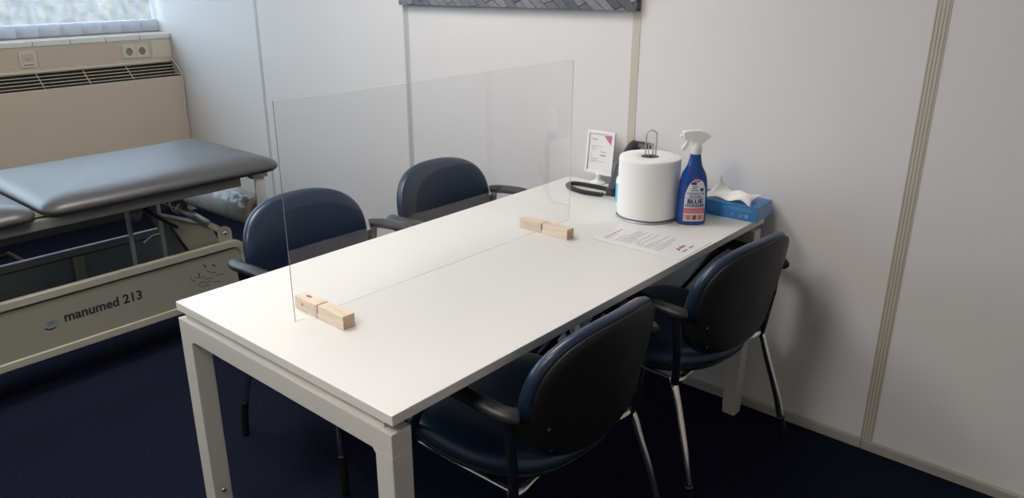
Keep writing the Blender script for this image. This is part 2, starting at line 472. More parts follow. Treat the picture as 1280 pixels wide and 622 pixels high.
D = thing('data_outlet', 'square cream data outlet in the trunking left of the power sockets', 'socket', (XL+.0105, -.84, 1.02))
b = B(); 
loft(b, [[(x, u, v) for u, v in rrect(.045-i, .045-i, .014)] for x, i in ((0, 0), (.008, 0), (.0105, .003))], smooth=False); obj('outlet_frame', b, 'cream_light', D)
b = B(); box(b, .0105, .013, -.030, .030, -.012, .032, .001); fcv = obj('outlet_cover', b, 'cream', D)
b = B(); box(b, .013, .0136, -.022, -.004, .004, .007); box(b, .013, .0136, .004, .022, .004, .007); box(b, .013, .0136, -.003, .003, -.006, .003)
box(b, .0108, .0125, -.026, .026, -.032, -.025); obj('outlet_marks', b, 'strip_dark', D)

b = B(); tube(b, [(XL+.03, -.035, .975), (XL+.05, -.022, .950), (XL+.09, -.012, .905), (XL+.124, -.012, .86), (XL+.126, -.016, .74), (XL+.122, -.030, .62), (XL+.122, -.038, .5), (XL+.122, -.03, .3), (XL+.124, -.02, .1), (XL+.125, -.02, .006)], .0035, 8)
tag(obj('cable', b, 'cable'), 'thin cream cable hanging down the corner beside the radiator casing', 'cable')

# ------------------------------------------------------------------ vertical blinds: one thing, its slats as parts
V = thing('vertical_blind', 'sheer white vertical blinds hanging in front of the window', 'blinds', (XL-.085, 0, 1.13))
b = B(); box(b, -.02, .02, WY0+.02, WY1-.02, 1.17, 1.205, .003); obj('head_rail', b, 'whiteplastic', V)
k = 0; y = -.088
while y > -1.45:  # slats stop out of view, leaving the window bare for more daylight
    ang = math.radians(33 + 5*math.sin(k*2.1)); 
    
    b = B(); n = 6; hw = .0635
    row0, row1 = [], []
    for j in range(n+1):
        u = -hw+2*hw*j/n; cx = .006*(1-(u/hw)**2)
        px_ = u*math.sin(ang)+cx*math.cos(ang); py_ = u*math.cos(ang)-cx*math.sin(ang)
        row0.append(b.verts.new((px_, y+py_, .004))); row1.append(b.verts.new((px_, y+py_, 1.17)))
    for j in range(n): b.faces.new((row0[j], row0[j+1], row1[j+1], row1[j])).smooth = True
    o = obj('blind_slat', b, 'blind', V)
    k += 1; y -= .1165
# ground outside the window
b = B(); box(b, -30, XL-.6, -22, 16, -.9, -.84)
M['ground'] = mat('winter_grass', (.13, .12, .085, 1), .95, noise=(.9, .35), bump=(20, .5, .02))
o = struct('ground', b, 'ground')
M['hedge'] = mat('dry_hedge', (.15, .125, .075, 1), .9, noise=(11, .75), bump=(30, .8, .05))
HG = thing('garden_hedge', 'pale dry hedge outside, seen through the blinds and the window', 'hedge', (-8.0, 0, -.84))
b = B(); ny, nz = 90, 14; g = []
prof_h = [(.0, 0), (.30, .05), (.42, .5), (.45, 1.1), (.42, 1.7), (.30, 2.15), (.0, 2.35), (-.30, 2.15), (-.42, 1.5), (-.42, .5), (-.3, .05)]
for i in range(ny+1):
    y = -14+22*i/ny
    g.append([(px_*(1+random.uniform(-.2, .25)), y+random.uniform(-.04, .04), pz_*(1+random.uniform(-.03, .03)) if pz_ > .3 else pz_) for px_, pz_ in prof_h])
loft(b, g); obj('foliage', b, 'hedge', HG)

# ------------------------------------------------------------------ canvas print
b = B(); pz = 1.359; x0, x1 = -.985, .252
prism(b, [(x0, 1.352), (x1, 1.366), (x1, 2.16), (x0, 2.146)], -.030, -.002, 'y', bev=.0015)
P = obj('canvas_print', b, 'paving'); tag(P, 'wide canvas print of grey stone paving hung on the back wall', 'picture')

# ------------------------------------------------------------------ meeting table
T = thing('meeting_table', 'long white rectangular table on white square steel legs against the back wall', 'table', (0, -.05, 0))
L = 1.615
b = B(); vs = box(b, 0, .8, -L, 0, .7155, TZ, .0015, 2)
for f in b.faces:
    if abs(f.normal.z) < .5: f.material_index = 1
obj('tabletop', b, ['table', 'table_edge'], T)
def leg(x, y, far=False):
    b = B(); box(b, x, x+.05, y, y+.05, .022, .645, .002)
    o = obj('leg', b, 'frame', T)
    b = B(); box(b, x+.0015, x+.0485, y+.0015, y+.0485, 0, .022, .002); 
    obj('foot', b, 'frame', o)
    if not far and x < .1:
        b = B(); loft(b, [[(x+d, y+.027+r*math.cos(a*PI/8), .195+r*math.sin(a*PI/8)) for a in range(16)] for r, d in ((.0065, .05), (.0065, .053), (.003, .0545))]); 
        obj('screw', b, 'chrome', o)
fy0, fy1 = -L+.0, -.004-.05
for x in (.0, .745):
    leg(x, fy0); leg(x, fy1, True)
for y in (fy0, fy1):
    b = B(); 
    prism(b, [(.0, .645), (.0, .695), (.795, .695), (.795, .645), (.745, .645), (.738, .638), (.738, .6451), (.05, .6451)][:5]+[(.05, .645)], y, y+.05, 'y')
    prism(b, [(.733, .6455), (.7455, .6455), (.7455, .632)], y+.001, y+.049, 'y'); prism(b, [(.062, .6455), (.0495, .6455), (.0495, .632)], y+.001, y+.049, 'y')
    obj('end_rail', b, 'frame', T, bevel=.002)
for x in (.28, .47):
    b = B(); box(b, x, x+.03, fy0+.05, fy1, .655, .693, .002); obj('side_rail', b, 'frame', T)
for y in (fy0+.009, fy1+.009):
    b = B(); box(b, .03, .765, y, y+.032, .6945, .7158); obj('spacer', b, 'frame', T)
# cable tray box under the far end, seen between top and chair
b = B(); box(b, .47, .72, -.62, -.40, .660, .7150, .004); 
b.free()

# ------------------------------------------------------------------ chairs
def make_chair(label):
    c = thing('armchair', label, 'chair', group='navy leather armchairs around the table')
    # local: +x right, +y back, sitter looks to -y
    # seat
    def seat_out(s, dz=0, dy=0):
        pts = []
        N = 64
        for k in range(N):
            t = 2*PI*k/N; cc, ss = math.cos(t), math.sin(t)
            n = 3.4 if ss < 0 else 2.5
            pts.append((.245*s*math.copysign(abs(cc)**(2/n), cc), .235*s*math.copysign(abs(ss)**(2/n), ss)+dy+.012))
        return pts
    def sdef(x, y, z):
        z -= .02*max(0, (-y-.12)/.12)**2          # waterfall front
        z -= .010*(1-min(1, (x/.2)**2))*(1 if z > .45 else 0)
        return (x, y, z)
    b = B()
    prof = [(.02, .432), (.9, .430), (.965, .434), (.995, .445), (1., .457), (.985, .471), (.94, .482), (.85, .488), (.6, .489), (.3, .487), (.03, .487)]
    loft(b, [[sdef(x, y, z) for x, y in seat_out(s)] for s, z in prof]); obj('seat', b, 'leather', c)
    b = B()
    loft(b, [[sdef(x, y, z) for x, y in seat_out(s)] for s, z in [(.03, .415), (.85, .415), (.95, .420), (.965, .433)]]); obj('seat_base', b, 'shell', c)
    # backrest
    def bdef(u, v, w):
        # u across, v up (centre 0), w thickness backwards
        y = .268 - .050*(u/.235)**2*1.0 + .030*(v/.18) + .018*(1-(v/.18)**2)*0 + w
        return (u, y, .640+v)
    def bout(s, bb=.170):
        pts = []; N = 72
        for k in range(N):
            t = 2*PI*k/N; cc, ss = math.cos(t), math.sin(t)
            n = 2.7 if ss > 0 else 3.0
            u = .237*s*math.copysign(abs(cc)**(2/n), cc); v = bb*s*math.copysign(abs(ss)**(2/n), ss)
            u *= 1 - .06*max(0, -v/bb)
            pts.append((u, v))
        return pts
    b = B()
    prof = [(.02, -.028), (.4, -.028), (.75, -.026), (.9, -.020), (.97, -.010), (1., .003), (.992, .014), (.965, .019), (.9, .020), (.03, .020)]
    loft(b, [[bdef(u, v, w) for u, v in bout(s)] for s, w in prof]); bk = obj('backrest', b, 'leather', c)
    b = B()
    prof = [(.03, .0195), (.93, .0195), (.955, .022), (.955, .027), (.93, .031), (.85, .033), (.5, .034), (.03, .034)]
    loft(b, [[bdef(u, v, w) for u, v in bout(s)] for s, w in prof]); obj('back_shell', b, 'shell', bk)
    for sx in (-1, 1):
        for (u, v) in ((.185, -.055), (.170, -.115)):
            b = B(); p = Vector(bdef(sx*u, v, .033))
            loft(b, [[(p.x+r*math.cos(a*PI/8), p.y+d, p.z+r*math.sin(a*PI/8)) for a in range(16)] for r, d in ((.007, -.002), (.007, .003), (.003, .0045))])
            obj('screw', b, 'blacktube', bk)
    J = lambda s: Vector((s*.236, .205, .418))
    for s in (-1, 1):
        j = J(s)
        # rear leg
        b = B(); tube(b, [(s*.224, .19, .420), j+Vector((s*.004, .004, -.012)), (s*.246, .235, .33), (s*.256, .272, .22), (s*.262, .297, .13)], .0115, 12)
        lg = obj('leg', b, 'chrome', c)
        b = B(); tube(b, [(s*.262, .296, .135), (s*.264, .305, .09), (s*.265, .310, .04), (s*.2655, .312, .0)], .0121, 12); obj('lower_leg', b, 'blacktube', lg)  # lowest stretch of the leg, in black
        # front leg
        b = B(); tube(b, [(s*.222, -.12, .416), (s*.228, -.16, .405), (s*.233, -.178, .36), (s*.238, -.19, .25), (s*.242, -.20, .13)], .0115, 12)
        lg = obj('leg', b, 'chrome', c)
        b = B(); tube(b, [(s*.242, -.20, .135), (s*.244, -.205, .08), (s*.246, -.21, 0)], .0121, 12); obj('lower_leg', b, 'blacktube', lg)  # front leg, black at its lower end too
        b = B(); tube(b, [(s*.222, -.13, .417), (s*.226, 0, .417), (s*.226, .12, .418), (s*.226, .20, .419)], .0065, 10); obj('seat_rail', b, 'chrome', c)
        # upright to the back and arm
        b = B(); tube(b, [(s*.236, .205, .405), (s*.244, .212, .47), (s*.256, .216, .55), (s*.264, .214, .636)], .0118, 12); obj('upright', b, 'blacktube', c)
        # bracket from the arm onto the back shell
        b = B(); q = [bdef(s*.165, -.130, .036), bdef(s*.165, -.045, .036), bdef(s*.19, -.03, .036)]
        p1 = Vector(bdef(s*.170, -.115, .030)); p2 = Vector(bdef(s*.190, -.052, .030)); p3 = Vector((s*.262, .222, .63)); p4 = Vector((s*.256, .220, .585))
        vs0 = [b.verts.new(p) for p in (p1, p2, p3, p4)]; vs1 = [b.verts.new(p+Vector((0, .008, 0))) for p in (p1, p2, p3, p4)]
        fs = [b.faces.new(vs0), b.faces.new(vs1[::-1])]+[b.faces.new((vs0[i], vs0[(i+1) % 4], vs1[(i+1) % 4], vs1[i])) for i in range(4)]
        bmesh.ops.recalc_face_normals(b, faces=b.faces); obj('back_bracket', b, 'shell', c)
        # armrest
        b = B(); tube(b, [(s*.262, .236, .646), (s*.272, .228, .648), (s*.280, .205, .651), (s*.284, .17, .655), (s*.284, .10, .660), (s*.282, .02, .658), (s*.278, -.055, .650)], .0225, 14, flat=.72, up=(0, 0, 1)); obj('armrest', b, 'rubber', c)
        b = B(); tube(b, [(s*.280, .03, .650), (s*.272, -.02, .60), (s*.256, -.075, .52), (s*.236, -.115, .45), (s*.226, -.12, .415)], .0105, 10); obj('arm_strut', b, 'blacktube', c)
    b = B(); tube(b, [(-.230, .202, .419), (-.205, .205, .417), (-.14, .190, .410), (0, .175, .404), (.14, .190, .410), (.205, .205, .417), (.230, .202, .419)], .0105, 10); obj('rear_bar', b, 'chrome', c)
    return c
ch = make_chair('navy armchair nearest the camera, its black shell back beside the near table corner')
def place(o, x, y, rz, label=None):
    o.location = (x, y, 0); o.rotation_euler = (0, 0, rz)
    if label: o['label'] = label
c4, c1, c2 = copy_tree(ch), copy_tree(ch), copy_tree(ch)
place(ch, .640, -1.140, -PI/2)
place(c4, .677, -.447, -PI/2-.09, 'navy armchair with its black back toward the camera, below the blue tissue box')
place(c1, -.112, -1.040, PI/2, 'navy armchair facing the camera behind the left half of the clear screen')
place(c2, -.092, -.420, PI/2, 'navy armchair facing the camera on the far side, nearest the picture')

# ------------------------------------------------------------------ clear screen and its wooden feet
G = thing('acrylic_screen', 'clear upright acrylic sheet standing along the middle of the white table', 'screen', (.3515, -1.045, TZ), -.0110)
b = B(); h = .512; x = .0015
box(b, -x, x, -.512, .512, .012, .012+.500, mi=0)
b.normal_update()
for f in b.faces:
    if f.normal.y < -.9: f.material_index = 1
    elif f.normal.y > .9 or abs(f.normal.z) > .9: f.material_index = 2
obj('clear_sheet', b, ['acrylic', 'acr_edge', 'acr_edge2'], G)
def foot_block(x, y, label, knots):
    W = thing('wooden_foot', label, 'wooden block', (x, y, TZ), -.011, group='slotted pine feet under the screen')
    b = B(); hw = .0165; hh = .033
    box(b, -.090, -.0017, -hw, hw, 0.0005, hh, .0012); box(b, .0017, .098, -hw, hw, .0005, hh, .0012)
    box(b, -.0017, .0017, -hw+.0005, hw-.0005, .0005, .0118)
    b.normal_update()
    for f in b.faces:
        if abs(f.normal.x) > .9 and abs(f.calc_center_median().x) > .05: f.material_index = 1
    o = obj('block', b, ['wood', 'wood_end'], W)
    b = B()
    for kx, kind, r in knots:
        n = 16
        if kind == 'f':
            loft(b, [[(kx+q*r*1.0*math.cos(2*PI*k/n), -hw-d, .018+q*r*.8*math.sin(2*PI*k/n)) for k in range(n)] for q, d in ((1, -.0005), (1, .0002))])
        else:
            loft(b, [[(kx+q*r*math.cos(2*PI*k/n), .003+q*r*.45*math.sin(2*PI*k/n), hh+d) for k in range(n)] for q, d in ((1, -.0005), (1, .0002))])
    obj('knot', b, 'knot', W)
    return W
foot_block(.3463, -1.480, 'slotted pine block holding the near left end of the clear screen', [(-.060, 'f', .004), (-.058, 't', .011)])
foot_block(.3558, -.656, 'slotted pine block holding the far end of the clear screen, near the paper sheet', [(-.004+.012, 't', .004), (.02, 't', .0035)])

# ------------------------------------------------------------------ laminated notice on the table
def put(ox, oy, oz, ang):
    c, s = math.cos(ang), math.sin(ang)
    return lambda u, v, w=0: (ox+u*c-v*s, oy+u*s+v*c, oz+w)
N_ = thing('laminated_notice', 'laminated white sheet of printed rules lying at the right edge of the table', 'paper', (.505, -.612, TZ+.0006), math.radians(1.5))
b = B(); vs = box(b, 0, .290, 0, .208, 0, .0008)
obj('sheet', b, 'laminate', N_)
def lines(bm, rows, f, th, mi=0, jitter=.0):
    for (u, v0, v1) in rows:
        v = v0
        while v < v1-.002:
            l = min(random.uniform(.008, .022), v1-v); 
            q = [bm.verts.new(f(*p)) for p in ((u-th, v), (u+th, v), (u+th, v+l), (u-th, v+l))]
            fc = bm.faces.new(q); fc.material_index = mi
            v += l+.0022
b = B(); fz = lambda u, v: (u, v, .0010)
rows = []
u = .060
for i, (a, e) in enumerate([(.028, .098), (.030, .150), (.030, .155), (.030, .140), (.030, .158), (.030, .080), (.045, .150), (.045, .060), (.030, .160), (.030, .052), (.030, .090), (.030, .165), (.03, .1), (.03, .16), (.03, .155), (.03, .11)]):
    rows.append((u, a, e)); u += .0087 if i not in (0, 5, 9, 12) else .0125
lines(b, rows, fz, .0011, 0)
def up_faces(bm):
    for f in bm.faces:
        f.normal_update()
        if f.normal.z < 0: f.normal_flip()
up_faces(b); obj('body_text', b, 'ink', N_); b = B()
lines(b, [(.022, .028, .135)], fz, .0020, 1)
lines(b, [(.033, .028, .085)], fz, .0012, 1)
up_faces(b); obj('heading_text', b, ['ink', 'red'], N_); b = B()
q = [(.238, .078), (.252, .070), (.252, .078), (.246, .081)]
b.faces.new([b.verts.new(fz(*p)) for p in q]).material_index = 1
text_into(b, 'A', .020, lambda s, t: fz(.250-t, .074+s), 1, .0006)
for k in range(3):
    b.faces.new([b.verts.new(fz(*p)) for p in ((.238, .092+k*.010), (.249, .092+k*.010), (.249, .100+k*.010), (.238, .100+k*.010))]).material_index = 1
up_faces(b); obj('red_logo', b, ['ink', 'red'], N_); b = B()
for a, e in ((.066, .074), (.076, .084), (.086, .094), (.106, .114), (.116, .124), (.126, .132)):
    b.faces.new([b.verts.new(fz(*p)) for p in ((.261, a), (.269, a), (.269, e), (.261, e))]).material_index = 2
up_faces(b); obj('green_logo', b, ['ink', 'red', 'green'], N_)

# ------------------------------------------------------------------ paper towel roll on its wire holder
PR = thing('paper_roll', 'large white paper towel roll standing upright on the table beside the blue spray bottle', 'paper roll', (.503, -.301, TZ+.009))
Rr, H = .099, .192
b = B(); prof = [(.028, .0), (.094, .0), (.0985, .002), (Rr, .006)]
for k in range(24):
    z = .01+.172*k/23; prof.append((Rr+(.0005 if k % 2 else -.0003), z))
prof += [(Rr, .186), (.0982, .1905), (.096, .192), (.060, .1925), (.030, .192), (.0285, .190), (.028, .0)]
lathe(b, prof, seg=72, cap=False); obj('paper', b, 'tissue', PR)
b = B(); lathe(b, [(.0279, .0005), (.0279, .1905), (.0265, .1905), (.0265, .0005), (.0279, .0005)], seg=32, cap=False); obj('core', b, 'core', PR)
HL = thing('roll_holder', 'chrome wire holder with looped handle rising through the paper towel roll', 'roll holder', (.503, -.301, TZ), math.radians(38))
b = B(); tube(b, [(.100*math.cos(2*PI*k/64), .100*math.sin(2*PI*k/64), .003) for k in range(64)], .0028, 8, closed=True)
tube(b, [(.088*math.cos(2*PI*k/64), .088*math.sin(2*PI*k/64), .0035) for k in range(64)], .0025, 8, closed=True)
tube(b, [(-.099, 0, .003), (.099, 0, .003)], .0024, 8, sub=1); tube(b, [(0, -.099, .003), (0, .099, .003)], .0024, 8, sub=1)
obj('wire_base', b, 'steel', HL)
def loop(w, z0, z1, r, y=0):
    p = [(-w, y, z0), (-w, y, (z0+z1)/2), (-w, y, z1-w)]
    p += [(w*math.cos(PI-a*PI/10), y, z1-w+w*math.sin(PI-a*PI/10)) for a in range(1, 10)]
    return p+[(w, y, z1-w), (w, y, (z0+z1)/2), (w, y, z0)]
b = B(); tube(b, loop(.0165, .004, .284, .0024), .0024, 8, sub=2); obj('handle_loop', b, 'steel', HL)
b = B(); tube(b, loop(.0070, .004, .240, .002), .0021, 8, sub=2); 
obj('inner_loop', b, 'steel', HL)

# ------------------------------------------------------------------ blue spray bottle
SB = thing('spray_bottle', 'translucent blue disinfectant spray bottle with a white trigger head on the table', 'spray bottle', (.648, -.274, TZ), math.radians(40))
# local: x across the bottle (image right), -y toward the camera
prof = [(0.0015, .040, .022), (.0, .043, .025), (.006, .0462, .029), (.03, .0468, .030), (.08, .0466, .030), (.115, .0448, .030), (.134, .0428, .0290), (.152, .0398, .0275), (.166, .0355, .0255), (.176, .0300, .0230), (.183, .0262, .0210), (.188, .0235, .0195), (.204, .0192, .0178), (.225, .0160, .0155), (.2275, .0155, .0152)]
def bw(z):
    for (z0, a0, b0), (z1, a1, b1) in zip(prof[1:], prof[2:]):
        if z <= z1: t = max(0, (z-z0)/(z1-z0)); return a0+(a1-a0)*t, b0+(b1-b0)*t
    return prof[-1][1:]
def bot(z, a, bb, n=2.5): return [(x, y, z) for x, y in superell(a, bb, n, 56)]
b = B(); loft(b, [bot(0.001, a, c_) if i == 0 else bot(z, a, c_) for i, (z, a, c_) in enumerate([(0, .030, .015)]+prof[1:])]); obj('bottle_body', b, 'bblue', SB)
def onb(u, z, w=.0008):
    a, bb = bw(z); n = 2.5
    q = max(0., 1-min(.98, abs(u)/a)**n)**(1/n)
    return (u, -(bb*q)-w, z)
def patch(bm, u0, u1, z0, z1, mi, w=.0008, nu=10, nz=6, top=None):
    g = []
    for i in range(nz+1):
        z = z0+(z1-z0)*i/nz
        a0, a1 = (u0, u1) if top is None else top(z, u0, u1)
        g.append([bm.verts.new(onb(a0+(a1-a0)*j/nu, z, w)) for j in range(nu+1)])
    for i in range(nz):
        for j in range(nu):
            f = bm.faces.new((g[i][j], g[i][j+1], g[i+1][j+1], g[i+1][j])); f.material_index = mi; f.smooth = True
b = B()
Z0, Z1 = .014, .150
def arch(z, u0, u1):
    if z < .08: return u0, u1
    t = (z-.08)/(Z1-.08); k = math.sqrt(max(0, 1-t*t)); return .004+(u0-.004)*max(.22, k), .004+(u1-.004)*max(.22, k**.6)
patch(b, -.030, .036, Z0, Z1, 0, .0006, 12, 26, arch)
patch(b, -.0295, .0355, .040, .057, 1, .0010)
for k in range(2): patch(b, -.025, .030, .044+k*.006, .0465+k*.006, 3, .0012, 10, 1)
patch(b, -.0295, .0355, .018, .036, 3, .0010)
for uu in (-.020, .0, .018): patch(b, uu, uu+.009, .020, .034, 4 if uu < .01 and uu > -.01 else 1, .0013, 3, 3)
patch(b, -.004, .016, .142, .148, 1, .0012, 5, 2); patch(b, -.012, .004, .133, .141, 2, .0012, 5, 2); patch(b, .017, .027, .113, .122, 2, .0012, 4, 2)
for k, (a, e) in enumerate(((-.010, .008), (-.008, .006), (-.013, .010))): patch(b, a, e, .1265-k*.006, .1285-k*.006, 2, .0012, 5, 1)
patch(b, -.031, .036, .0895, .0905, 2, .0012, 10, 1)
obj('label', b, ['lab_w', 'lab_r', 'lab_navy', 'lab_tan', 'groove'], SB)
b = B()
def tl(s, size, cz, off, cu=.003, wide=1.):
    text_into(b, s, size, lambda x, y: onb(cu+x*wide, cz+y, .0016), 0, off, align='CENTER')
tl('DESINFECTIE', .0098, .1015, .0001, wide=.95); tl('REINIGER', .0088, .0925, .0001)
tl('BLUE', .0190, .0730, .0007, wide=1.15); tl('WONDER', .0122, .0615, .0004, wide=1.12)
obj('label_text', b, 'lab_navy', SB)
b = B(); lathe(b, [(.0165, .226), (.0172, .227), (.0178, .248), (.0150, .252), (.0150, .262)], seg=28); obj('collar', b, 'whiteplastic', SB)
sc_ = 1/398.
hp = [(851, 168), (857, 166.5), (862, 166), (872, 166), (879, 168.5), (885, 172), (885, 175), (879, 179), (874, 184.5), (864, 184.5), (862, 180), (857, 178), (852, 177), (851, 173)]
hp = [((x-869)*sc_, (281-y)*sc_*1.02+.006) for x, y in hp]
b = B(); prism(b, hp, -.0125, .0125, 'y', bev=.004, seg=3); obj('trigger_head', b, 'whiteplastic', SB)
tp = [(857, 177), (861.5, 178), (859, 184), (855.5, 191), (852, 191.5), (850.5, 189), (854.5, 183)]
tp = [((x-869)*sc_, (281-y)*sc_*1.02+.006) for x, y in tp]
b = B(); prism(b, tp, -.007, .007, 'y', bev=.002); obj('trigger', b, 'whiteplastic', SB)
b = B(); loft(b, [[(d, r*math.cos(a*PI/8), .2815+.009*0+r*math.sin(a*PI/8)) for a in range(16)] for r, d in ((.0075, -.044), (.0078, -.050), (.003, -.0505))]); obj('nozzle', b, 'whiteplastic', SB)

# ------------------------------------------------------------------ blue tissue box
TB = thing('tissue_box', 'flat blue cardboard tissue box at the far right corner of the table', 'tissue box', (.690, -.086, TZ), math.radians(3.0))
b = B(); hx, hy, hz = .120, .062, .050
box(b, -hx, hx, -hy, hy, 0, hz, .001)
b.normal_update()
for f in b.faces:
    if f.normal.x > .9: f.material_index = 1
obj('carton', b, ['tblue', 'tblue_l'], TB)
b = B()
prism(b, [(-hy+.010, .004), (hy-.022, .004), (hy-.014, hz-.006), (-hy+.004, hz-.004)], hx+.0001, hx+.0012, 'x', mi=0)
obj('end_flap', b, 'tblue_l', TB)
b = B()
def fr(x0, x1, z0, z1): 
    b.faces.new([b.verts.new(p) for p in ((x0, -hy-.0006, z0), (x1, -hy-.0006, z0), (x1, -hy-.0006, z1), (x0, -hy-.0006, z1))])
for k, (a, e) in enumerate(((.02, .095), (.005, .100), (.030, .100))): 
    x = a
    while x < e: l = random.uniform(.006, .014); fr(x, min(x+l, e), .040-k*.0045, .0418-k*.0045); x += l+.002
for k in range(5): fr(-.052, -.015, .036-k*.0048, .0371-k*.0048)
fr(.078, .090, .009, .022); fr(.060, .063, .009, .020); fr(.063, .069, .012, .0145); fr(.069, .072, .014, .022); fr(.036, .039, .011, .022)
obj('printed_text', b, 'tblue_print', TB)
b = B(); b.faces.new([b.verts.new(p) for p in [(x, y, hz+.0006) for x, y in superell(.075, .024, 2.2, 32)]]); obj('slot_film', b, 'tblue_l', TB)
# pulled tissue: crumpled two-fold sheet
def cloth(name, rows, mat_, parent, sub=4):
    b = B()
    g = []
    for r in rows: g.append([Vector(p) for p in r])
    # smooth rows
    g = [catmull(r, sub) for r in g]
    cols = [catmull([r[j] for r in g], sub) for j in range(len(g[0]))]
    V_ = [[b.verts.new(cols[j][i]) for j in range(len(cols))] for i in range(len(cols[0]))]
    for i in range(len(V_)-1):
        for j in range(len(V_[0])-1):
            b.faces.new((V_[i][j], V_[i][j+1], V_[i+1][j+1], V_[i+1][j])).smooth = True
    o = obj(name, b, mat_, parent)
    md = o.modifiers.new('thick', 'SOLIDIFY'); md.thickness = .0008
    return o
z = hz
cloth('tissue', [
    [(-.086, -.036, z+.004), (-.064, -.018, z+.018), (-.050, -.002, z+.040), (-.040, .006, z+.074)],
    [(-.066, -.056, z+.003), (-.050, -.022, z+.008), (-.036, .004, z+.020), (-.034, .012, z+.044)],
    [(-.030, -.046, z+.010), (-.014, -.020, z+.022), (-.010, .004, z+.016), (-.006, .016, z+.020)],
    [(.014, -.050, z+.002), (.022, -.024, z+.016), (.026, .000, z+.030), (.024, .018, z+.012)],
    [(.052, -.046, z+.012), (.060, -.030, z+.028), (.064, -.006, z+.024), (.060, .018, z+.016)],
    [(.094, -.062, z-.004), (.088, -.040, z+.012), (.096, -.014, z+.022), (.102, .010, z+.026)],
], 'tissue', TB, 3)

# ------------------------------------------------------------------ desk sign in a white frame
SG = thing('table_sign', 'small white framed notice on a round foot at the far end of the table', 'sign', (.141, -.062, TZ), math.radians(0))
b = B()
hw, z0, z1 = .062, .034, .196
lean = lambda y, z: y + (z-.03)*.10
def fbox(x0, x1, za, zb, y0_, y1_, mi=0):
    vs = box(b, x0, x1, y0_, y1_, za, zb, .0015, mi=mi)
    for v in vs: v.co.y = lean(v.co.y, v.co.z)
fbox(-hw, hw, z1-.011, z1, -.006, .004); fbox(-hw, hw, z0, z0+.011, -.006, .004)
fbox(-hw, -hw+.010, z0+.011, z1-.011, -.006, .004); fbox(hw-.010, hw, z0+.011, z1-.011, -.006, .004)
obj('sign_frame', b, 'whiteplastic', SG)
b = B(); 
def sq(x0, x1, za, zb, y, mi):
    f = b.faces.new([b.verts.new((x, lean(y, z), z)) for x, z in ((x0, za), (x1, za), (x1, zb), (x0, zb))]); f.material_index = mi
vs = box(b, -hw+.009, hw-.009, -.001, .002, z0+.01, z1-.01)
for v in vs: v.co.y = lean(v.co.y, v.co.z)
f = b.faces.new([b.verts.new((x, lean(-.002, z), z)) for x, z in ((hw-.049, z1-.016), (hw-.018, z1-.048), (hw-.014, z1-.014))]); f.material_index = 2
for xa, xb, zz, th, mi in ((-.040, -.016, .163, .0014, 1), (-.040, .014, .138, .0008, 3), (-.040, -.020, .133, .0008, 3), (-.040, -.016, .126, .0010, 3), (0, .024, .119, .0010, 1), (-.040, -.034, .106, .0010, 1), (0, .026, .106, .0016, 1),
                          (-.040, -.005, .092, .0008, 3), (-.040, -.014, .088, .0008, 3), (-.040, .022, .083, .0008, 3), (-.040, -.02, .079, .0008, 3)):
    x = xa
    while x < xb: l = random.uniform(.004, .010); sq(x, min(x+l, xb), zz-th, zz+th, -.0022, mi); x += l+.0014
sq(-.0515, -.050, z0+.014, z1-.02, -.0022, 3)
obj('sign_sheet', b, ['laminate', 'ink', 'pink', 'ink_l'], SG)
b = B(); lathe(b, [(.030, 0), (.031, .002), (.028, .005), (.015, .010), (.009, .016), (.008, .030), (.010, .037), (.006, .038)], seg=28); obj('sign_foot', b, 'whiteplastic', SG)

# ------------------------------------------------------------------ desk phone with coiled cord
PH = thing('desk_phone', 'black desk telephone propped up behind the paper towel roll', 'telephone', (.318, -.052, TZ), math.radians(-2))
b = B()  # local: x across, front face leans back
prism(b, [(-.135, .004), (-.128, .022), (.000, .172), (.024, .176), (.034, .160), (-.02, .004)], -.055, .020, 'x', bev=.002); obj('phone_body', b, 'phone', PH)
sl = (Vector((0, .000, .172))-Vector((0, -.128, .022))).normalized(); nrm = Vector((0, -sl.z, sl.y))
def onp(u, s, w): p = Vector((u, -.128, .022))+sl*s+nrm*w; return p
def pbox(bm, u0, u1, s0, s1, w0, w1, mi=0, bev=0):
    q = [onp(u, s, w) for u, s, w in ((u0, s0, w0), (u1, s0, w0), (u1, s1, w0), (u0, s1, w0), (u0, s0, w1), (u1, s0, w1), (u1, s1, w1), (u0, s1, w1))]
    v = [bm.verts.new(p) for p in q]
    for idx in ((0, 3, 2, 1), (4, 5, 6, 7), (0, 1, 5, 4), (1, 2, 6, 5), (2, 3, 7, 6), (3, 0, 4, 7)): bm.faces.new([v[i] for i in idx]).material_index = mi
b = B(); pbox(b, .002, .018, .13, .18, 0, .003); obj('display', b, 'phone_grey', PH)
b = B()
for i in range(3):
    for j in range(4): pbox(b, .002+i*.006, .006+i*.006, .02+j*.022, .034+j*.022, 0, .004)
obj('keypad', b, 'phone_grey', PH)
b = B(); pts = [onp(-.022, s, w) for s, w in ((-.005, .016), (.02, .022), (.06, .028), (.10, .030), (.14, .028), (.17, .022), (.190, .014))]
tube(b, pts, .018, 12, flat=.45, up=nrm)
for s in (.012, .170): 
    vs = tube(b, [onp(-.022, s, .002), onp(-.022, s, .018)], .019, 14, sub=1)
obj('handset', b, 'phone', PH)
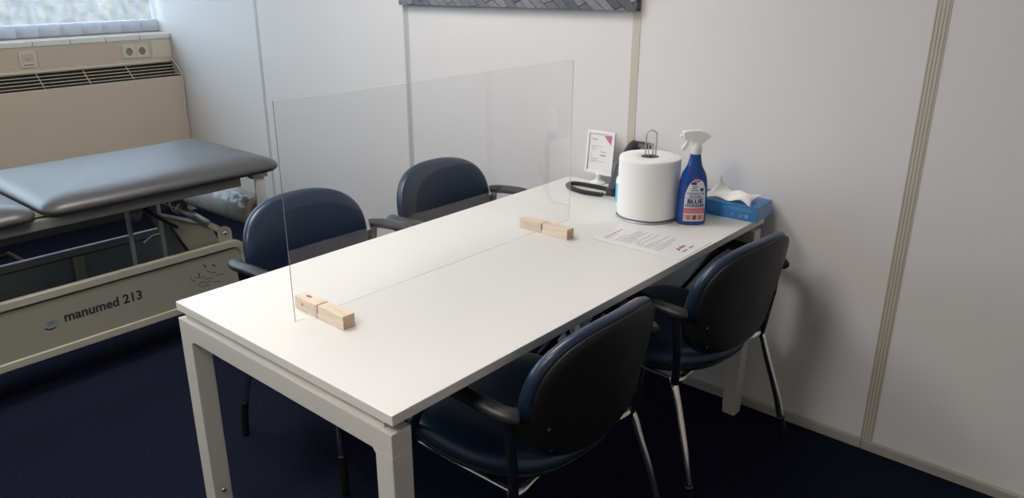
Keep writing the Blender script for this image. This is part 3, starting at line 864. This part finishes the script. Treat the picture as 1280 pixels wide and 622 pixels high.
# coiled cord lying on the table in a long loop
b = B()
path = catmull([(.268, -.212, .0095), (.24, -.222, .0095), (.19, -.228, .0095), (.135, -.218, .0095), (.098, -.195, .0095), (.090, -.168, .0095), (.105, -.150, .0095), (.15, -.142, .0095), (.20, -.140, .0095), (.235, -.142, .0095), (.258, -.152, .0095)], 16)
L_ = [0]
for p, q in zip(path, path[1:]): L_.append(L_[-1]+(q-p).length)
turns = int(L_[-1]/.0058); pts = []
for i in range(turns*9):
    s = L_[-1]*i/(turns*9-1); j = max(0, next(k for k, l in enumerate(L_) if l >= s-1e-9)-1)
    t = (s-L_[j])/max(1e-9, L_[j+1]-L_[j]); p = path[j].lerp(path[j+1], min(1, t)); d = (path[j+1]-path[j]).normalized()
    sd = Vector((0, 0, 1)).cross(d); a = 2*PI*i/9
    pts.append(p+sd*math.cos(a)*.0060+Vector((0, 0, 1))*math.sin(a)*.0060 + Vector((0, 0, TZ)))
tube(b, pts, .0028, 6, sub=1)
pc = [(.268, -.212, TZ+.0095), (.276, -.200, TZ+.007), (.290, -.188, TZ+.008)]
tube(b, pc, .0026, 8)
cd = obj('coiled_cord', b, 'phone'); cd.parent = PH
cd.matrix_parent_inverse = (Matrix.Translation(PH.location) @ Euler(PH.rotation_euler).to_matrix().to_4x4()).inverted()

# ------------------------------------------------------------------ small hand gel bottle behind the roll
GB = thing('gel_bottle', 'small white pump bottle with a light blue label half hidden behind the paper roll', 'bottle', (.370, -.246, TZ))
b = B(); lathe(b, [(.020, 0), (.023, .002), (.024, .01), (.024, .085), (.021, .098), (.011, .106), (.010, .116)], seg=28); obj('bottle_body', b, 'whiteplastic', GB)
b = B(); lathe(b, [(.0243, .010), (.0243, .078)], seg=28, cap=False); obj('label', b, 'gel', GB)
b = B(); lathe(b, [(.012, .112), (.012, .124), (.006, .126), (.005, .132)], seg=20); obj('cap', b, 'whiteplastic', GB)

# ------------------------------------------------------------------ treatment bed
BD = thing('treatment_table', 'height adjustable treatment couch with slate grey padded top and beige steel base', 'treatment table', (0, 0, 0))
def pad(y0, y1, x0, x1, name, zt=.752, zb=.683, drop=0):
    b = B(); hx, hy = (x1-x0)/2, (y1-y0)/2; cx, cy = (x0+x1)/2, (y0+y1)/2
    rings = []
    pr = [(.20, zb), (.03, zb), (.012, zb+.004), (.003, zb+.012), (0, zb+.020), (.003, zb+.030), (.012, zb+.040), (.028, zb+.049), (.055, zb+.0575), (.095, zb+.0645), (.15, zt-.002), (.22, zt), (.30, zt+.001)]
    for i, z in pr:
        rings.append([(cx+x, cy+y, z) for x, y in rrect(hx-i, hy-i, .075-i*.6, 10)])
    loft(b, rings); return obj(name, b, 'bedpad', BD)
pad(-1.560, -.602, -1.845, -1.120, 'main_cushion')
pad(-2.60, -1.572, -1.845, -1.120, 'leg_cushion', .748, .680)
for x in (-1.182, -1.815):
    b = B(); box(b, x, x+.032, -2.58, -.80, .646, .6825, .003); obj('long_rail', b, 'bedrail', BD)
for y in (-2.3, -1.66, -1.50, -1.19, -.86):
    b = B(); box(b, -1.80, -1.18, y, y+.035, .650, .678, .002); obj('cross_rail', b, 'bedrail', BD)
# roll bracket at the head end
b = B(); box(b, -1.475, -1.435, -.58, -.497, .583, .602, .002); box(b, -1.52, -1.49, -.86, -.56, .590, .650, .002); box(b, -1.50, -1.46, -.58, -.56, .590, .602, .001); obj('head_bracket', b, 'bedrail', BD)
b = B(); box(b, -1.452, -1.444, -.562, -.512, .250, .5835, .001); o = obj('holder_plate', b, 'whiteplastic', BD)
b = B(); box(b, -2.10, -2.092, -.585, -.515, .30, .602, .001); box(b, -2.10, -1.52, -.60, -.58, .588, .602); tube(b, [(-2.095, -.553, .415), (-1.448, -.553, .415)], .008, 10, sub=1); obj('holder_rod', b, 'steel', BD)

# base: two long panels with raised lips
def base_panel(x, s, mface, mlip, ylist=(-2.75, -.775), z0=.15, z1=.405):
    ya, yb = ylist; cy, cz = (ya+yb)/2, (z0+z1)/2; hy, hz = (yb-ya)/2, (z1-z0)/2
    b = B()
    def ring(i, xx, r=.07): return [(xx, cy+u, cz+v) for u, v in rrect(hy-i, hz-i, r-i*.8, 10)]
    loft(b, [ring(.0, x-s*.022), ring(0, x-s*.003), ring(.003, x), ring(.028, x), ring(.031, x-s*.003), ring(.031, x-s*.008)], mi=0, cap=False, smooth=False)
    loft(b, [ring(.0305, x-s*.0075), ring(.0305, x-s*.0085)], mi=1, smooth=False)
    loft(b, [ring(.0005, x-s*.022), ring(.0005, x-s*.020)], mi=1, smooth=False)
    # thin dark joint under the upper lip
    box(b, min(x-s*.0075, x-s*.0045), max(x-s*.0075, x-s*.0045), ya+.06, yb-.06, z1-.0365, z1-.0305, mi=2)
    return obj('base_panel', b, [mlip, mface, 'groove'], BD)
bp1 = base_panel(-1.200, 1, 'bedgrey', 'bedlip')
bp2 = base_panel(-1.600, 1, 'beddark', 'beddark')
for y in (-1.35, -2.2):
    b = B(); box(b, -1.601, -1.585, y, y+.045, .18, .372, .003); obj('panel_rib', b, 'bedgrey', BD)
for y in (-.95, -2.5):
    b = B(); box(b, -1.60, -1.222, y, y+.08, .16, .20, .003); obj('base_crossbar', b, 'beddark', BD)
for x in (-1.27, -1.58):
    for y in (-.93, -2.48):
        b = B(); lathe(b, [(.030, 0), (.032, .006), (.026, .02), (.012, .03), (.012, .165)], x, y, 24); obj('levelling_foot', b, 'shell', BD)
# lettering and badge
b = B(); f = lambda u, v: (-1.2072, -1.545+u, .2725+v-.0035)
text_into(b, 'manumed 213', .0515, f, 0, .0014, .0); obj('lettering', b, 'darkink', bp1)
b = B()
vsx = lambda y, z, d=.0: (-1.2072+d, y, z)
pts = superell(.019, .011, 2.2, 24)
b.faces.new([b.verts.new(vsx(-1.588+u, .279+v)) for u, v in pts])
o = obj('badge_oval', b, 'logo_blue', bp1)
b = B(); 
arc = [(-1.613, .270), (-1.605, .262), (-1.590, .259), (-1.575, .262), (-1.566, .270), (-1.563, .278), (-1.568, .268), (-1.578, .256), (-1.592, .2525), (-1.608, .257), (-1.6135, .264)]
b.faces.new([b.verts.new(vsx(y, z, .0001)) for y, z in arc]); 
for k in range(3): 
    z = .276+k*.004; b.faces.new([b.verts.new(vsx(y, zz, .0003)) for y, zz in ((-1.599+k*.002, z), (-1.578-k*.002, z), (-1.578-k*.002, z+.0012), (-1.599+k*.002, z+.0012))])
obj('badge_stroke', b, 'darkink', bp1)
# small instruction pictogram near the head end
b = B()
def stroke(y0, z0, y1, z1, w=.0016):
    d = Vector((y1-y0, z1-z0)).normalized(); n = Vector((-d.y, d.x))*w
    b.faces.new([b.verts.new(vsx(y, z)) for y, z in ((y0+n.x, z0+n.y), (y1+n.x, z1+n.y), (y1-n.x, z1-n.y), (y0-n.x, z0-n.y))])
for p in ((-1.05, .30, -1.045, .285), (-1.045, .283, -1.025, .27), (-1.03, .29, -1.012, .283), (-1.01, .305, -1.008, .28, .0025), (-1.0, .285, -.985, .278), (-.985, .335, -.972, .318, .003), (-.972, .30, -.955, .29),
          (-.945, .325, -.932, .31, .003), (-.955, .285, -.93, .285), (-1.02, .25, -1.00, .262), (-1.00, .262, -.98, .25), (-.98, .25, -.96, .253), (-1.01, .24, -.97, .238), (-.95, .245, -.92, .24), (-.935, .27, -.90, .268), (-.985, .268, -.95, .266)):
    stroke(*p)
obj('pictogram', b, 'groove', bp1)
# lifting arm, actuator, rods
b = B()
pl = [(-1.20, .650), (-1.088, .551), (-.882, .458), (-.852, .379), (-.90, .32), (-.98, .32), (-1.042, .485), (-1.16, .62)]
prism(b, pl, -1.303, -1.297, 'x')
prism(b, [(-1.10, .553), (-1.088, .5515), (-.882, .4585), (-.884, .4535)], -1.44, -1.297, 'x')
obj('lift_arm', b, 'bedlip', BD)
b = B(); prism(b, [(-1.088, .548), (-.886, .452), (-.90, .32), (-.98, .32)], -1.440, -1.435, 'x'); obj('lift_arm_web', b, 'beddark', BD)
b = B(); tube(b, [(-1.33, -1.00, .565), (-1.29, -.90, .476)], .018, 16, sub=1); obj('actuator_body', b, 'steel', BD)
b = B(); tube(b, [(-1.29, -.90, .476), (-1.247, -.850, .434)], .014, 14, sub=1); obj('actuator_rod', b, 'bedlip', BD)
b = B(); q = [(-.888, .37), (-.828, .37)]+[(-.858+.030*math.cos(a*PI/12), .436+.030*math.sin(a*PI/12)) for a in range(0, 13)]
prism(b, q, -1.238, -1.228, 'x'); o = obj('pivot_plate', b, 'bedlip', BD)
b = B(); loft(b, [[(-1.228+d, -.858+r*math.cos(a*PI/8), .438+r*math.sin(a*PI/8)) for a in range(16)] for r, d in ((.011, -.001), (.011, .004), (.006, .007))]); obj('pivot_bolt', b, 'chrome', o)
for y in (-1.223, -1.098):
    b = B(); box(b, -1.292, -1.284, y-.0075, y+.0075, .165, .655, .001); obj('support_rod', b, 'steel', BD)
b = B(); prism(b, [(-1.27, .648), (-1.06, .648), (-1.06, .625), (-1.14, .585), (-1.21, .590)], -1.312, -1.305, 'x'); o = obj('arm_bracket', b, 'bedrail', BD)
b = B(); loft(b, [[(-1.303+d, -1.185+r*math.cos(a*PI/10), .576+r*math.sin(a*PI/10)) for a in range(20)] for r, d in ((.022, -.006), (.022, .006), (.008, .008), (.007, .013))]); obj('pivot_boss', b, 'bedrail', o)
b = B(); tube(b, [(-1.25, -1.171, .609), (-1.25, -1.049, .506)], .008, 8, sub=1); obj('gas_strut', b, 'shell', BD)
b = B(); tube(b, [(-1.285, -1.06, .500), (-1.285, -1.0, .372)], .006, 8, sub=1); obj('strut_end', b, 'shell', BD)
b = B(); tube(b, [(-1.42, -1.02, .645), (-1.41, -1.0, .600), (-1.40, -.993, .545), (-1.40, -.976, .522), (-1.38, -.945, .515)], .004, 8)
tube(b, [(-1.42, -1.08, .645), (-1.42, -1.055, .60), (-1.42, -1.02, .570), (-1.41, -.98, .545), (-1.38, -.945, .520)], .003, 8)
obj('motor_cable', b, 'cable', BD)
b = B(); tube(b, [(-1.52, -1.08, .385), (-1.52, -1.04, .405), (-1.52, -1.0, .407), (-1.52, -.96, .410), (-1.51, -.93, .420)], .004, 8); box(b, -1.54, -1.52, -.965, -.945, .405, .432, .003)
obj('control_cable', b, 'cable', BD)
b = B(); tube(b, [(-1.23, -.90, .375), (-1.24, -.87, .395), (-1.24, -.83, .392), (-1.23, -.80, .37)], .004, 8); obj('loose_cable', b, 'cable', BD)
# foot bar reaching out on the window side
b = B(); tube(b, [(-1.60, -1.38, .19), (-2.20, -1.335, .175), (-2.27, -1.332, .175)], .012, 10, sub=1); 
b.free()
b = B(); tube(b, [(-2.62, -1.30, .13), (-2.28, -1.285, .13)], .013, 10, sub=1); tube(b, [(-2.60, -1.30, .13), (-2.60, -2.2, .13), (-1.62, -2.2, .17)], .011, 10, sub=1); obj('foot_bar', b, 'shell', BD)

# paper couch roll in plastic on the holder
CR = thing('couch_roll', 'fat paper roll in crinkled clear plastic held under the head end of the treatment couch', 'paper roll', (-1.462, -.553, .415))
b = B(); seg = 40
def cr(x, r, am=.0):
    return [(x, r*math.cos(2*PI*k/seg)*(1+am*math.sin(k*5+x*40)), r*math.sin(2*PI*k/seg)*(1+am*math.cos(k*3+x*57))) for k in range(seg)]
loft(b, [cr(-.60, .018), cr(-.60, .076), cr(-.598, .078), cr(-.008, .078), cr(-.006, .076), cr(-.006, .018), cr(-.60, .018)], cap=False); obj('roll', b, 'rollpaper', CR)
b = B(); loft(b, [[(x, r*math.cos(2*PI*k/32), r*math.sin(2*PI*k/32)) for k in range(32)] for x, r in ((-.0058, .074), (-.0045, .074), (-.0045, .024), (-.0058, .024))], cap=False); 
loft(b, [[(x, r*math.cos(2*PI*k/32), r*math.sin(2*PI*k/32)) for k in range(32)] for x, r in ((-.0058, .024), (-.0035, .024), (-.0035, .018), (-.0058, .018))], mi=1, cap=False); obj('roll_end', b, ['crate', 'core'], CR)
b = B(); rings = []
for i in range(30):
    x = -.62+.625*i/29; r = .081+.003*math.sin(i*1.7)+.002*random.random()
    rings.append([(x, (r+.0028*math.sin(k*2.3+i*1.1)+random.uniform(-.0012, .0012))*math.cos(2*PI*k/seg), (r+.0028*math.cos(k*3.1+i*.9))*math.sin(2*PI*k/seg)) for k in range(seg)])
loft(b, rings, cap=False); obj('plastic_wrap', b, 'bag', CR)

# ------------------------------------------------------------------ world and daylight
W_ = bpy.data.worlds.new('sky'); bpy.context.scene.world = W_; W_.use_nodes = True
bg = W_.node_tree.nodes['Background']; bg.inputs[0].default_value = (.64, .81, 1.0, 1); bg.inputs[1].default_value = 6.8
pl_ = bpy.data.lights.new('window_portal', 'AREA'); pl_.shape = 'RECTANGLE'; pl_.size = WY1-WY0; pl_.size_y = WZ1-WZ0
po = bpy.data.objects.new('window_portal', pl_); COL.objects.link(po)
po.location = (XL-.21, (WY0+WY1)/2, (WZ0+WZ1)/2); po.rotation_euler = (PI/2, 0, -PI/2)
pl_.cycles.is_portal = True

# ------------------------------------------------------------------ camera
cam = bpy.data.cameras.new('camera'); co = bpy.data.objects.new('camera', cam); COL.objects.link(co)
yaw, pitch, roll = 0.7105, 0.3461, 0.0009
fw = Vector((-math.sin(yaw)*math.cos(pitch), math.cos(yaw)*math.cos(pitch), -math.sin(pitch)))
rt = Vector((math.cos(yaw), math.sin(yaw), 0)); up = rt.cross(fw)
r2 = rt*math.cos(roll)+up*math.sin(roll); u2 = -rt*math.sin(roll)+up*math.cos(roll)
mw = Matrix.Identity(4)
for i in range(3):
    mw[i][0] = r2[i]; mw[i][1] = u2[i]; mw[i][2] = -fw[i]; mw[i][3] = (1.773, -2.4597, 1.5094)[i]
co.matrix_world = mw
cam.sensor_width = 36; cam.lens = 975.95/1280*36; cam.clip_start = .05
sc = bpy.context.scene; sc.camera = co
sc.view_settings.view_transform = 'Standard'; sc.view_settings.look = 'None'; sc.view_settings.gamma = 1
sc.view_settings.use_curve_mapping = False; sc.view_settings.exposure = 0.15
sc.cycles.use_denoising = True; sc.cycles.max_bounces = 10; sc.cycles.diffuse_bounces = 5; sc.cycles.transparent_max_bounces = 16
sc.cycles.sample_clamp_indirect = 6; sc.cycles.caustics_reflective = False; sc.cycles.caustics_refractive = False
